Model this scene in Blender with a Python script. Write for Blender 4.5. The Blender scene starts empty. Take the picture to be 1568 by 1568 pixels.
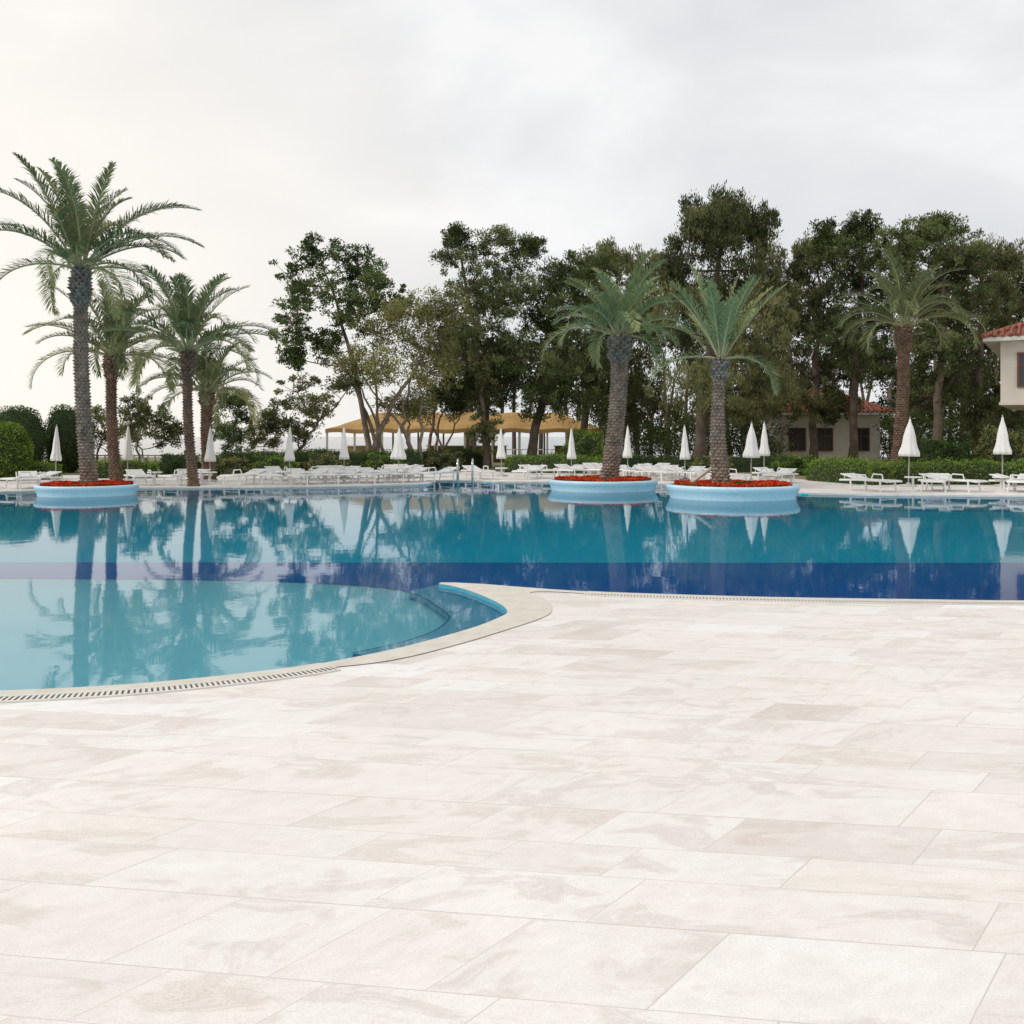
import bpy, math, random
import numpy as np
from mathutils import Vector, Matrix
from mathutils.geometry import tessellate_polygon
R=np.random.default_rng(7); random.seed(7)
S=bpy.context.scene
S.view_settings.view_transform='Standard'; S.view_settings.look='None'; S.view_settings.exposure=0
F=1500.0; HZ=668.0; CX=784.0; H=1.7
def X(px,d): return (px-CX)/F*d
def Z(py,d): return H-(py-HZ)/F*d
def G(px,py,z=0.0):
    d=F*(H-z)/(py-HZ); return (X(px,d),d)

# ---------------------------------------------------------------- materials
def newmat(name):
    m=bpy.data.materials.new(name); m.use_nodes=True; nt=m.node_tree; nt.nodes.clear()
    o=nt.nodes.new('ShaderNodeOutputMaterial'); return m,nt,o
def N(nt,t,**k):
    n=nt.nodes.new(t)
    for a,b in k.items(): setattr(n,a,b)
    return n
def ramp(nt,stops):
    n=nt.nodes.new('ShaderNodeValToRGB'); e=n.color_ramp.elements
    while len(e)<len(stops): e.new(0.5)
    for i,(p,c) in enumerate(stops):
        e[i].position=p; e[i].color=(*c,1) if len(c)==3 else c
    return n
def mat(name,c1,c2=None,scale=4,rough=0.7,bump=0.0,bscale=None,metal=0.0,stretch=(1,1,1)):
    m,nt,o=newmat(name); L=nt.links.new
    c2=c2 or tuple(x*0.8 for x in c1)
    tc=N(nt,'ShaderNodeTexCoord'); mp=N(nt,'ShaderNodeMapping'); mp.inputs['Scale'].default_value=stretch
    L(tc.outputs['Object'],mp.inputs['Vector'])
    no=N(nt,'ShaderNodeTexNoise'); no.inputs['Scale'].default_value=scale; no.inputs['Detail'].default_value=6
    L(mp.outputs[0],no.inputs['Vector'])
    r=ramp(nt,[(0.32,c2),(0.68,c1)]); L(no.outputs['Fac'],r.inputs[0])
    b=N(nt,'ShaderNodeBsdfPrincipled'); b.inputs['Roughness'].default_value=rough; b.inputs['Metallic'].default_value=metal
    L(r.outputs[0],b.inputs['Base Color'])
    if bump:
        n2=N(nt,'ShaderNodeTexNoise'); n2.inputs['Scale'].default_value=bscale or scale*4; n2.inputs['Detail'].default_value=5
        L(mp.outputs[0],n2.inputs['Vector'])
        bp=N(nt,'ShaderNodeBump'); bp.inputs['Strength'].default_value=bump; bp.inputs['Distance'].default_value=0.02
        L(n2.outputs['Fac'],bp.inputs['Height']); L(bp.outputs[0],b.inputs['Normal'])
    L(b.outputs[0],o.inputs['Surface']); return m
def leafmat(name,dark,mid,light,trans=0.3):
    m,nt,o=newmat(name); L=nt.links.new
    a=N(nt,'ShaderNodeAttribute'); a.attribute_name='tint'
    r=ramp(nt,[(0.0,dark),(0.5,mid),(1.0,light)]); L(a.outputs['Fac'],r.inputs[0])
    d=N(nt,'ShaderNodeBsdfDiffuse')
    t=N(nt,'ShaderNodeBsdfTranslucent'); mx=N(nt,'ShaderNodeMixShader'); mx.inputs[0].default_value=trans
    L(r.outputs[0],d.inputs['Color']); L(r.outputs[0],t.inputs['Color'])
    L(d.outputs[0],mx.inputs[1]); L(t.outputs[0],mx.inputs[2]); L(mx.outputs[0],o.inputs['Surface']); return m

# ---------------------------------------------------------------- mesh builder
class MB:
    def __init__(s): s.V=[];s.n=0;s.F=[]
    def add(s,v,f,mi=0,tint=0.5):
        v=np.asarray(v,dtype=np.float64).reshape(-1,3)
        s.V.append(v); 
        if isinstance(f,np.ndarray): groups=[f]
        else:
            g={}
            for a in f: g.setdefault(len(a),[]).append(a)
            groups=[np.array(x) for x in g.values()]
        for g in groups:
            t=tint if isinstance(tint,np.ndarray) else np.full(len(g),tint)
            s.F.append((g+s.n,mi,t))
        s.n+=len(v)
    def box(s,c,sz,mi=0,M=None,tint=0.5):
        x,y,z=[a/2 for a in sz]
        v=np.array([(-x,-y,-z),(x,-y,-z),(x,y,-z),(-x,y,-z),(-x,-y,z),(x,-y,z),(x,y,z),(-x,y,z)])
        if M is not None: v=v@np.array(M.to_3x3()).T
        s.add(v+np.array(c),[(0,3,2,1),(4,5,6,7),(0,1,5,4),(1,2,6,5),(2,3,7,6),(3,0,4,7)],mi,tint)
    def tube(s,pts,rad,n=6,mi=0,tint=0.5,cap=True):
        pts=np.asarray(pts,float); k=len(pts); rad=np.broadcast_to(rad,(k,))
        T=np.gradient(pts,axis=0); T/=np.linalg.norm(T,axis=1)[:,None]+1e-9
        up=np.array([0,0,1.0]) if abs(T[0][2])<0.9 else np.array([1.0,0,0])
        A=np.cross(T,up); A/=np.linalg.norm(A,axis=1)[:,None]+1e-9; B=np.cross(T,A)
        th=np.linspace(0,2*np.pi,n,endpoint=False)
        v=pts[:,None]+rad[:,None,None]*(np.cos(th)[None,:,None]*A[:,None]+np.sin(th)[None,:,None]*B[:,None])
        f=[]
        for i in range(k-1):
            for j in range(n):
                f.append((i*n+j,i*n+(j+1)%n,(i+1)*n+(j+1)%n,(i+1)*n+j))
        if cap: f.append(tuple(range(n-1,-1,-1))); f.append(tuple((k-1)*n+j for j in range(n)))
        s.add(v.reshape(-1,3),f,mi,tint)
    def lathe(s,prof,c,n=48,mi=0,mod=None,tint=0.5):
        v=[];f=[]
        for (r,z) in prof:
            for j in range(n):
                a=2*math.pi*j/n; rr=r*(1+(mod(a,z) if mod else 0)); v.append((c[0]+rr*math.cos(a),c[1]+rr*math.sin(a),c[2]+z))
        for i in range(len(prof)-1):
            for j in range(n): f.append((i*n+j,i*n+(j+1)%n,(i+1)*n+(j+1)%n,(i+1)*n+j))
        s.add(v,f,mi,tint)
    def leaves(s,C,ln,wd,mi=0,tint=0.5,D=None,jit=1.0):
        n=len(C)
        if D is None: D=R.normal(size=(n,3))
        else: D=D+jit*R.normal(size=(n,3))
        D/=np.linalg.norm(D,axis=1)[:,None]+1e-9
        E=np.cross(D,R.normal(size=(n,3))); E/=np.linalg.norm(E,axis=1)[:,None]+1e-9
        l=ln*R.uniform(.6,1.3,n)[:,None]; w=wd*R.uniform(.6,1.3,n)[:,None]
        v=np.stack([C-D*l*.5,C+E*w*.5,C+D*l*.5,C-E*w*.5],axis=1).reshape(-1,3)
        s.add(v,np.arange(4*n).reshape(n,4),mi,tint if isinstance(tint,np.ndarray) else np.full(n,tint))
    def finish(s,name,mats,smooth=False,parent=None,smooth_mi=None):
        me=bpy.data.meshes.new(name)
        V=np.concatenate(s.V); me.vertices.add(len(V)); me.vertices.foreach_set('co',V.ravel())
        li=np.concatenate([g.ravel() for g,_,_ in s.F]); tot=np.concatenate([np.full(len(g),g.shape[1]) for g,_,_ in s.F])
        me.loops.add(len(li)); me.loops.foreach_set('vertex_index',li.astype(np.int32))
        me.polygons.add(len(tot)); st=np.concatenate([[0],np.cumsum(tot)[:-1]])
        me.polygons.foreach_set('loop_start',st.astype(np.int32))
        mi=np.concatenate([np.full(len(g),m) for g,m,_ in s.F]); me.polygons.foreach_set('material_index',mi.astype(np.int32))
        sm=np.isin(mi,smooth_mi) if smooth_mi is not None else np.full(len(mi),smooth)
        me.polygons.foreach_set('use_smooth',sm)
        at=me.attributes.new('tint','FLOAT','FACE'); at.data.foreach_set('value',np.concatenate([t for _,_,t in s.F]).astype(np.float32))
        me.update(calc_edges=True); me.validate()
        for m in mats: me.materials.append(m)
        ob=bpy.data.objects.new(name,me); S.collection.objects.link(ob)
        if parent: ob.parent=parent
        return ob
def empty(name):
    e=bpy.data.objects.new(name,None); S.collection.objects.link(e); return e
def sheet(mb,polys,z,mi=0):
    vv=[[Vector((x,y,0)) for x,y in p] for p in polys]
    tr=tessellate_polygon(vv); flat=[(x,y,z) for p in polys for x,y in p]
    out=[]
    for a,b,c in tr:
        A,B,C=flat[a],flat[b],flat[c]
        cr=(B[0]-A[0])*(C[1]-A[1])-(B[1]-A[1])*(C[0]-A[0])
        out.append((a,b,c) if cr>0 else (a,c,b))
    mb.add(flat,out,mi)
def smoothpath(p,n=6):
    p=np.array(p,float); q=np.vstack([2*p[0]-p[1],p,2*p[-1]-p[-2]]); out=[]
    for i in range(1,len(q)-2):
        for t in np.linspace(0,1,n,endpoint=False):
            a,b,c,d=q[i-1],q[i],q[i+1],q[i+2]
            out.append(0.5*((2*b)+(-a+c)*t+(2*a-5*b+4*c-d)*t*t+(-a+3*b-3*c+d)*t**3))
    out.append(p[-1]); return [tuple(x) for x in out]

# ---------------------------------------------------------------- world
w=bpy.data.worlds.new("World"); S.world=w; w.use_nodes=True; nt=w.node_tree; nt.nodes.clear(); L=nt.links.new
wo=N(nt,'ShaderNodeOutputWorld')
SUN_EL=math.radians(42); 
sky=N(nt,'ShaderNodeTexSky'); sky.sky_type='NISHITA'; sky.sun_disc=False; sky.sun_elevation=SUN_EL; sky.sun_rotation=math.radians(-110)
bg1=N(nt,'ShaderNodeBackground'); bg1.inputs[1].default_value=0.08; L(sky.outputs[0],bg1.inputs[0])
tc=N(nt,'ShaderNodeTexCoord'); mp=N(nt,'ShaderNodeMapping'); mp.inputs['Scale'].default_value=(1,1,2.0); mp.inputs['Location'].default_value=(.9,.1,.75); L(tc.outputs['Generated'],mp.inputs[0])
no=N(nt,'ShaderNodeTexNoise'); no.inputs['Scale'].default_value=3.2; no.inputs['Detail'].default_value=9; no.inputs['Roughness'].default_value=.50; no.inputs['Distortion'].default_value=.25
L(mp.outputs[0],no.inputs['Vector'])
cr=ramp(nt,[(0.34,(.765,.782,.805)),(0.5,(.85,.858,.868)),(0.64,(.98,.98,.975))]); L(no.outputs['Fac'],cr.inputs[0])
# brighter, warmer cloud toward the low western sky
dp=N(nt,'ShaderNodeVectorMath'); dp.operation='DOT_PRODUCT'; v=Vector((-.65,1,.02)).normalized(); dp.inputs[1].default_value=v
L(tc.outputs['Generated'],dp.inputs[0])
mr=N(nt,'ShaderNodeMapRange'); mr.inputs[1].default_value=.82; mr.inputs[2].default_value=1.0; L(dp.outputs['Value'],mr.inputs[0])
mx=N(nt,'ShaderNodeMix'); mx.data_type='RGBA'; mx.inputs['B'].default_value=(1.12,1.05,.95,1)
mm=N(nt,'ShaderNodeMath'); mm.operation='MULTIPLY'; mm.inputs[1].default_value=.85; L(mr.outputs[0],mm.inputs[0]); L(mm.outputs[0],mx.inputs['Factor']); L(cr.outputs[0],mx.inputs['A'])
bg2=N(nt,'ShaderNodeBackground'); bg2.inputs[1].default_value=1.0; L(mx.outputs['Result'],bg2.inputs[0])
ms=N(nt,'ShaderNodeMixShader'); ms.inputs[0].default_value=.95; L(bg1.outputs[0],ms.inputs[1]); L(bg2.outputs[0],ms.inputs[2]); L(ms.outputs[0],wo.inputs[0])
sl=bpy.data.lights.new('sun','SUN'); sl.energy=1.5; sl.angle=math.radians(14); sl.color=(1,.93,.85)
so=bpy.data.objects.new('sun',sl); S.collection.objects.link(so)
az=math.radians(-110); dirv=Vector((math.sin(az)*math.cos(SUN_EL),math.cos(az)*math.cos(SUN_EL),math.sin(SUN_EL)))
so.rotation_euler=dirv.to_track_quat('Z','Y').to_euler(); so.location=(-20,-10,30)

# ---------------------------------------------------------------- camera
cd=bpy.data.cameras.new('camera'); cam=bpy.data.objects.new('camera',cd); S.collection.objects.link(cam); S.camera=cam
cam.location=(0,0,H); cam.rotation_euler=(math.radians(90),0,0); cd.sensor_width=36; cd.lens=36*F/1568; cd.shift_y=-(784-HZ)/1568
cd.clip_end=6000; cd.clip_start=.05

# ---------------------------------------------------------------- pool outline
kid=[G(*p) for p in [(-200,1064),(0,1060),(100,1056),(200,1050),(300,1041),(400,1030),(480,1019),(560,1004),(620,991),(680,975),(730,960),(765,946),(777,938),(770,928),(750,917),(720,905),(695,898),(672,894)]]
main=[G(*p) for p in [(676,892.5),(700,893),(740,895),(790,899),(900,906.5),(1050,912),(1200,916),(1400,919),(1568,921),(1900,921)]]
far=[G(*p) for p in [(2100,764),(1800,762),(1568,760),(1345,758),(1230,756),(1120,746),(1010,740),(830,738),(745,738),(735,736),(668,736),(655,741),(560,744),(400,746),(210,747),(100,750),(0,753),(-500,756)]]
kidL=[(-24,30),(-27,22),(-22,14),(-14,9),(-8,7)]
kidS=smoothpath(kidL[1:]+kid,5)
mainS=smoothpath(main+[(12,10.3),(20,12),(27,18)],5)
pool=[(-27,28)]+kidS+mainS+[(27,24)]+far

def tilemat():
    m,nt,o=newmat('travertine_paving'); L=nt.links.new
    tc=N(nt,'ShaderNodeTexCoord')
    r=np.array([math.cos(math.radians(8.5)),-math.sin(math.radians(8.5))]); j=np.array([.777,1.0])
    inv=np.linalg.inv(np.array([r,j]).T)
    d1=N(nt,'ShaderNodeVectorMath',operation='DOT_PRODUCT'); d1.inputs[1].default_value=(inv[0][0],inv[0][1],0)
    d2=N(nt,'ShaderNodeVectorMath',operation='DOT_PRODUCT'); d2.inputs[1].default_value=(inv[1][0],inv[1][1],0)
    L(tc.outputs['Object'],d1.inputs[0]); L(tc.outputs['Object'],d2.inputs[0])
    # uneven course heights and slab lengths: shift each coordinate by a slow sine of itself (joints stay straight)
    def vary(src,fr,am):
        a=N(nt,'ShaderNodeMath',operation='MULTIPLY'); a.inputs[1].default_value=fr; L(src,a.inputs[0])
        b=N(nt,'ShaderNodeMath',operation='SINE'); L(a.outputs[0],b.inputs[0])
        c=N(nt,'ShaderNodeMath',operation='MULTIPLY_ADD'); c.inputs[1].default_value=am; L(b.outputs[0],c.inputs[0]); L(src,c.inputs[2]); return c.outputs[0]
    cb=N(nt,'ShaderNodeCombineXYZ'); L(vary(d1.outputs['Value'],2.3,.14),cb.inputs[0]); L(vary(d2.outputs['Value'],5.3,.065),cb.inputs[1])
    br=N(nt,'ShaderNodeTexBrick'); br.offset=.41; br.offset_frequency=2; br.squash=1.55; br.squash_frequency=3; br.inputs['Color1'].default_value=(0,0,0,1); br.inputs['Color2'].default_value=(1,1,1,1)
    br.inputs['Scale'].default_value=1; br.inputs['Brick Width'].default_value=.66; br.inputs['Row Height'].default_value=.34
    br.inputs['Mortar Size'].default_value=.0028; br.inputs['Mortar Smooth'].default_value=.3; br.inputs['Mortar'].default_value=(.5,.5,.5,1)
    L(cb.outputs[0],br.inputs['Vector'])
    tint=ramp(nt,[(0,(.70,.64,.59)),(.12,(.775,.73,.69)),(.35,(.82,.795,.765)),(.6,(.83,.785,.735)),(.8,(.83,.80,.765)),(1,(.86,.85,.83))]); L(br.outputs['Color'],tint.inputs[0])
    sc=N(nt,'ShaderNodeVectorMath',operation='SCALE'); sc.inputs['Scale'].default_value=17; L(br.outputs['Color'],sc.inputs[0])
    ad=N(nt,'ShaderNodeVectorMath',operation='ADD'); L(cb.outputs[0],ad.inputs[0]); L(sc.outputs[0],ad.inputs[1])
    st=N(nt,'ShaderNodeMapping'); st.inputs['Scale'].default_value=(.9,2.0,1); st.inputs['Rotation'].default_value=(0,0,.3); L(ad.outputs[0],st.inputs[0])
    n1=N(nt,'ShaderNodeTexNoise'); n1.inputs['Scale'].default_value=2.0; n1.inputs['Detail'].default_value=12; n1.inputs['Distortion'].default_value=.8; n1.inputs['Roughness'].default_value=.64
    L(st.outputs[0],n1.inputs['Vector'])
    v1=ramp(nt,[(.52,(0,0,0)),(.595,(.50,.50,.50)),(.61,(.15,.15,.15)),(.65,(.62,.62,.62)),(.665,(.25,.25,.25)),(.76,(.80,.80,.80))]); L(n1.outputs['Fac'],v1.inputs[0])
    m1=N(nt,'ShaderNodeMix',data_type='RGBA'); m1.inputs['B'].default_value=(.62,.53,.47,1); L(v1.outputs[0],m1.inputs['Factor']); L(tint.outputs[0],m1.inputs['A'])
    v2=ramp(nt,[(.30,(.8,.8,.8)),(.45,(0,0,0))]); L(n1.outputs['Fac'],v2.inputs[0])
    m2=N(nt,'ShaderNodeMix',data_type='RGBA'); m2.inputs['B'].default_value=(.87,.86,.84,1); L(v2.outputs[0],m2.inputs['Factor']); L(m1.outputs['Result'],m2.inputs['A'])
    # grain, two scales
    n3=N(nt,'ShaderNodeTexNoise'); n3.inputs['Scale'].default_value=120; n3.inputs['Detail'].default_value=2; n3.inputs['Roughness'].default_value=.8; L(tc.outputs['Object'],n3.inputs['Vector'])
    v3=ramp(nt,[(.30,(.86,.85,.84)),(.5,(1,1,1)),(.72,(1.06,1.06,1.06))]); L(n3.outputs['Fac'],v3.inputs[0])
    m3=N(nt,'ShaderNodeMix',data_type='RGBA',blend_type='MULTIPLY'); m3.inputs['Factor'].default_value=1; L(m2.outputs['Result'],m3.inputs['A']); L(v3.outputs[0],m3.inputs['B'])
    n5=N(nt,'ShaderNodeTexNoise'); n5.inputs['Scale'].default_value=14; n5.inputs['Detail'].default_value=6; n5.inputs['Roughness'].default_value=.7; L(ad.outputs[0],n5.inputs['Vector'])
    v5=ramp(nt,[(.35,(.95,.94,.93)),(.6,(1.02,1.02,1.02))]); L(n5.outputs['Fac'],v5.inputs[0])
    m6=N(nt,'ShaderNodeMix',data_type='RGBA',blend_type='MULTIPLY'); m6.inputs['Factor'].default_value=1; L(m3.outputs['Result'],m6.inputs['A']); L(v5.outputs[0],m6.inputs['B'])
    n4=N(nt,'ShaderNodeTexNoise'); n4.inputs['Scale'].default_value=.5; n4.inputs['Detail'].default_value=5; L(tc.outputs['Object'],n4.inputs['Vector'])
    v4=ramp(nt,[(.3,(.955,.945,.93)),(.7,(1.04,1.04,1.04))]); L(n4.outputs['Fac'],v4.inputs[0])
    m5=N(nt,'ShaderNodeMix',data_type='RGBA',blend_type='MULTIPLY'); m5.inputs['Factor'].default_value=1; L(m6.outputs['Result'],m5.inputs['A']); L(v4.outputs[0],m5.inputs['B'])
    m4=N(nt,'ShaderNodeMix',data_type='RGBA'); m4.inputs['B'].default_value=(.50,.44,.39,1)
    mf=N(nt,'ShaderNodeMath',operation='MULTIPLY'); mf.inputs[1].default_value=.55; L(br.outputs['Fac'],mf.inputs[0]); L(mf.outputs[0],m4.inputs['Factor']); L(m5.outputs['Result'],m4.inputs['A'])
    b=N(nt,'ShaderNodeBsdfPrincipled'); b.inputs['Roughness'].default_value=.5; b.inputs['Specular IOR Level'].default_value=.4
    bp=N(nt,'ShaderNodeBump'); bp.inputs['Strength'].default_value=.18; bp.inputs['Distance'].default_value=.004; L(n3.outputs['Fac'],bp.inputs['Height']); L(bp.outputs[0],b.inputs['Normal'])
    L(m4.outputs['Result'],b.inputs['Base Color']); L(b.outputs[0],o.inputs[0]); return m
M_tile=tilemat()
M_cop=mat('coping_stone',(.70,.66,.58),(.60,.56,.48),6,.6,.2,60)
M_white=mat('white_plastic',(.82,.82,.80),(.74,.74,.72),3,.4)
M_dark=mat('drain_dark',(.16,.14,.12),rough=.9)
M_grate=mat('grate_plastic',(.74,.71,.65),(.66,.63,.57),5,.5)
M_ground=mat('garden_ground',(.12,.13,.05),(.26,.21,.14),.6,.95,.6,8)

g=MB(); sheet(g,[[(-1500,-1500),(1500,-1500),(1500,80),(-1500,80)],pool],-.004)
g.add([(-1500,80,-.004),(1500,80,-.004),(1500,84,-1.6),(-1500,84,-1.6)],[(0,1,2,3)]); g.finish('ground',[M_ground])
deckfar=[(60,38),(26,38),(20.5,33.5),(13,34.5),(10,43),(5,47.5),(-6,46.5),(-20,42.5),(-30,40),(-60,40)]
g=MB(); sheet(g,[[(-60,-25),(60,-25)]+deckfar,pool],0); g.finish('pool_terrace',[M_tile])

# water
def watermat(name,deep,scale,strength,ior,fmul,rough,opaque):
    m,nt,o=newmat(name); L=nt.links.new
    tc=N(nt,'ShaderNodeTexCoord'); mp=N(nt,'ShaderNodeMapping'); mp.inputs['Scale'].default_value=(1,.8,1); L(tc.outputs['Object'],mp.inputs[0])
    n1=N(nt,'ShaderNodeTexNoise'); n1.inputs['Scale'].default_value=scale; n1.inputs['Detail'].default_value=3.5; L(mp.outputs[0],n1.inputs['Vector'])
    bp=N(nt,'ShaderNodeBump'); bp.inputs['Strength'].default_value=strength; bp.inputs['Distance'].default_value=.01; L(n1.outputs['Fac'],bp.inputs['Height'])
    fr=N(nt,'ShaderNodeFresnel'); fr.inputs[0].default_value=ior; L(bp.outputs[0],fr.inputs['Normal'])
    mu=N(nt,'ShaderNodeMath',operation='MULTIPLY'); mu.inputs[1].default_value=fmul; L(fr.outputs[0],mu.inputs[0])
    gl=N(nt,'ShaderNodeBsdfGlossy'); gl.inputs['Roughness'].default_value=rough; L(bp.outputs[0],gl.inputs['Normal'])
    if opaque: tr=N(nt,'ShaderNodeBsdfDiffuse')
    else: tr=N(nt,'ShaderNodeBsdfTransparent')
    tr.inputs['Color'].default_value=(*deep,1)
    mx=N(nt,'ShaderNodeMixShader'); L(mu.outputs[0],mx.inputs[0]); L(tr.outputs[0],mx.inputs[1]); L(gl.outputs[0],mx.inputs[2]); L(mx.outputs[0],o.inputs[0]); return m
g=MB(); g.add([(-3000,82,-1.2),(3000,82,-1.2),(3000,5000,-1.2),(-3000,5000,-1.2)],[(0,1,2,3)])
g.finish('sea_water',[watermat('sea',(.18,.3,.36),.6,.3,1.33,1,.15,True)])

# pool basin
M_teal=mat('pool_tile_teal',(.01,.68,.92),(.008,.61,.85),.5,.4)
M_navy=mat('pool_tile_navy',(.008,.18,.62),(.006,.14,.54),.5,.4)
M_kid=mat('pool_tile_aqua',(.33,.82,.94),(.27,.77,.91),.8,.4)
M_step=mat('pool_step_tile',(.20,.58,.80),(.16,.52,.74),.8,.4)
M_line=mat('pool_tile_dark',(.03,.22,.38),rough=.4)
ZF=-.45
pe=empty('swimming_pool')
g=MB(); g.add([(-40,2,ZF),(40,2,ZF),(40,45,ZF),(-40,45,ZF)],[(0,1,2,3)],0)
dn=F*(H-ZF-.004)/(862-HZ)
g.add([(-40,2,ZF+.004),(40,2,ZF+.004),(40,dn-.1,ZF+.004),(-40,dn+.2,ZF+.004)],[(0,1,2,3)],1)
wv=[];wf=[];n=len(pool)
for x,y in pool: wv+= [(x,y,-.0005),(x,y,ZF)]
for i in range(n):
    k=(i+1)%n; wf.append((2*i,2*k,2*k+1,2*i+1))
g.add(wv,wf,0); g.finish('basin',[M_teal,M_navy],parent=pe)
zk=-.17; zs=-.09
back=smoothpath([G(*p,zk) for p in [(-500,884),(0,886),(200,887),(400,890),(520,895),(600,902),(632,908)]],5)
kp=back+[G(*p,zk) for p in [(675,902),(720,915),(755,932),(758,944),(720,962),(660,982),(600,1000)]]+[(x-.0,y-.3) for x,y in [G(600,1010,zk),G(400,1050,zk),G(0,1080,zk)]]+[(-8,6),(-20,9)]
g=MB(); sheet(g,[kp],zk,0)
bv=[];bf=[]
for x,y in back: bv+=[(x,y,zk-.0005),(x,y,ZF+.006)]
for i in range(len(back)-1): bf.append((2*i,2*i+1,2*i+3,2*i+2))
g.add(bv,bf,0)
def strip(mb,path,wd,z,mi,side=1):
    p=np.array(path); T=np.gradient(p,axis=0); T/=np.linalg.norm(T,axis=1)[:,None]; Nn=np.stack([-T[:,1],T[:,0]],1)*side
    q=p+Nn*wd; v=[(a[0],a[1],z) for a in p]+[(a[0],a[1],z) for a in q]; k=len(p)
    f=[(i,i+1,k+i+1,k+i) if side>0 else (i,k+i,k+i+1,i+1) for i in range(k-1)]
    mb.add(v,f,mi)
strip(g,back,.045,zk+.004,1,-1)
# wading step
inner=smoothpath([G(*p,zs) for p in [(626,906),(650,915),(684,938),(688,950),(664,968),(610,986),(540,1001)]],8)
outer=[G(*p,zs) for p in [(552,1003),(620,991),(680,975),(730,960),(765,946),(777,938),(770,928),(750,917),(720,905),(695,898),(672,894)]]
outer=[(x+.02,y) for x,y in outer]
sp=inner+outer
sheet(g,[sp],zs,2)
sv=[];sf=[]
path=[outer[-1]]+inner
for x,y in path: sv+=[(x,y,zs-.0005),(x,y,zk+.005)]
for i in range(len(path)-1): sf.append((2*i,2*i+1,2*i+3,2*i+2))
g.add(sv,sf,2)
a0,b0=outer[-1],inner[0]
g.add([(a0[0],a0[1],zk+.004),(b0[0],b0[1],zk+.004),(b0[0],b0[1],ZF+.006),(a0[0],a0[1],ZF+.006)],[(0,1,2,3)],0)
strip(g,inner,.025,zs+.004,1,-1)
g.finish('wading_pool_floor',[M_kid,M_line,M_step],parent=pe)
g=MB(); sheet(g,[pool],-.035); g.finish('water_surface',[watermat('pool_water',(.94,1.0,1.0),2.3,.16,1.44,.97,.03,False)],parent=pe)

# coping + overflow grating
def offs(path,wd):
    p=np.array(path); T=np.gradient(p,axis=0); T/=np.linalg.norm(T,axis=1)[:,None]; return p+np.stack([T[:,1],-T[:,0]],1)*wd
def slab(mb,a,b,z0,z1,mi):
    k=len(a); v=[]
    for i in range(k): v+=[(a[i][0],a[i][1],z0),(a[i][0],a[i][1],z1),(b[i][0],b[i][1],z1),(b[i][0],b[i][1],z0)]
    f=[]
    for i in range(k-1):
        for q in range(3): f.append((4*i+q,4*i+q+1,4*i+4+q+1,4*i+4+q))
    mb.add(v,f,mi)
def resample(path,step):
    p=np.array(path); s=np.concatenate([[0],np.cumsum(np.linalg.norm(np.diff(p,axis=0),axis=1))]); t=np.arange(0,s[-1],step)
    return np.stack([np.interp(t,s,p[:,0]),np.interp(t,s,p[:,1])],1)
g=MB()
iL=max(i for i,p in enumerate(kidS) if p[0]<G(500,1016)[0])
leftp=kidS[:iL+1]; rightp=[p for p in mainS if p[0]>G(880,906)[0]]
for path,cw in ((leftp,.12),(rightp,.09)):
    a=resample(path,.1); a=offs(a,-.02); b=offs(a,cw+.02)
    slab(g,a,b,-.03,.008,0)
    c=offs(a,cw+.025); d=offs(a,cw+.17); slab(g,c,d,0.001,.003,2)
    e=offs(a,cw+.045); slab(g,offs(a,cw+.02),e,0.001,.010,1); slab(g,offs(a,cw+.155),offs(a,cw+.18),0.001,.010,1)
    fine=resample(path,.034)
    p1=offs(fine,cw+.02); p2=offs(fine,cw+.14)
    T=np.gradient(fine,axis=0); T/=np.linalg.norm(T,axis=1)[:,None]; q=T*.0105
    k=len(fine); v=np.zeros((k,4,3)); v[:,:,2]=.008
    v[:,0,:2]=p1-q; v[:,1,:2]=p1+q; v[:,2,:2]=p2+q; v[:,3,:2]=p2-q
    g.add(v.reshape(-1,3),np.arange(4*k).reshape(k,4),1)
innerN=[p for p in kidS[iL-1:]]
iR=len(mainS)-len(rightp)
outN=smoothpath([G(*p) for p in [(905,910.5),(850,907),(812,908),(836,919),(845,934),(834,945),(795,959),(700,988),(600,1012)]]+[tuple(offs(leftp,.15)[-2])],6)
nose=innerN+mainS[:iR+1]+outN
sheet(g,[nose],.007,0)
nv=[];nf=[]
nn=innerN+mainS[:iR+1]
for x,y in nn: nv+=[(x,y,.007),(x,y,-.03)]
for i in range(len(nn)-1): nf.append((2*i,2*i+1,2*i+3,2*i+2))
g.add(nv,nf,0)
g.finish('pool_coping',[M_cop,M_grate,M_dark])
g=MB(); a=np.array(far)[::-1]; a=resample(a,.4); slab(g,offs(a,.03),offs(a,-.35),-.03,.02,0); g.finish('far_pool_coping',[mat('pale_coping',(.75,.72,.66))])

# ---------------------------------------------------------------- vegetation
M_bark=mat('bark',(.20,.15,.115),(.10,.075,.055),3,.9,.8,12)
M_barkp=mat('bark_pale',(.30,.24,.18),(.16,.125,.095),3,.9,.8,12)
M_pine=leafmat('pine_foliage',(.038,.055,.022),(.10,.13,.05),(.23,.265,.11),.28)
M_oliv=leafmat('casuarina_foliage',(.06,.072,.034),(.155,.17,.075),(.30,.305,.14),.3)
M_euc=leafmat('eucalyptus_foliage',(.045,.07,.026),(.11,.155,.055),(.22,.28,.10),.3)
M_spar=leafmat('spring_foliage',(.12,.12,.045),(.24,.24,.09),(.38,.38,.14),.35)
M_back=leafmat('distant_foliage',(.022,.031,.016),(.052,.067,.03),(.12,.135,.06),.15)

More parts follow.
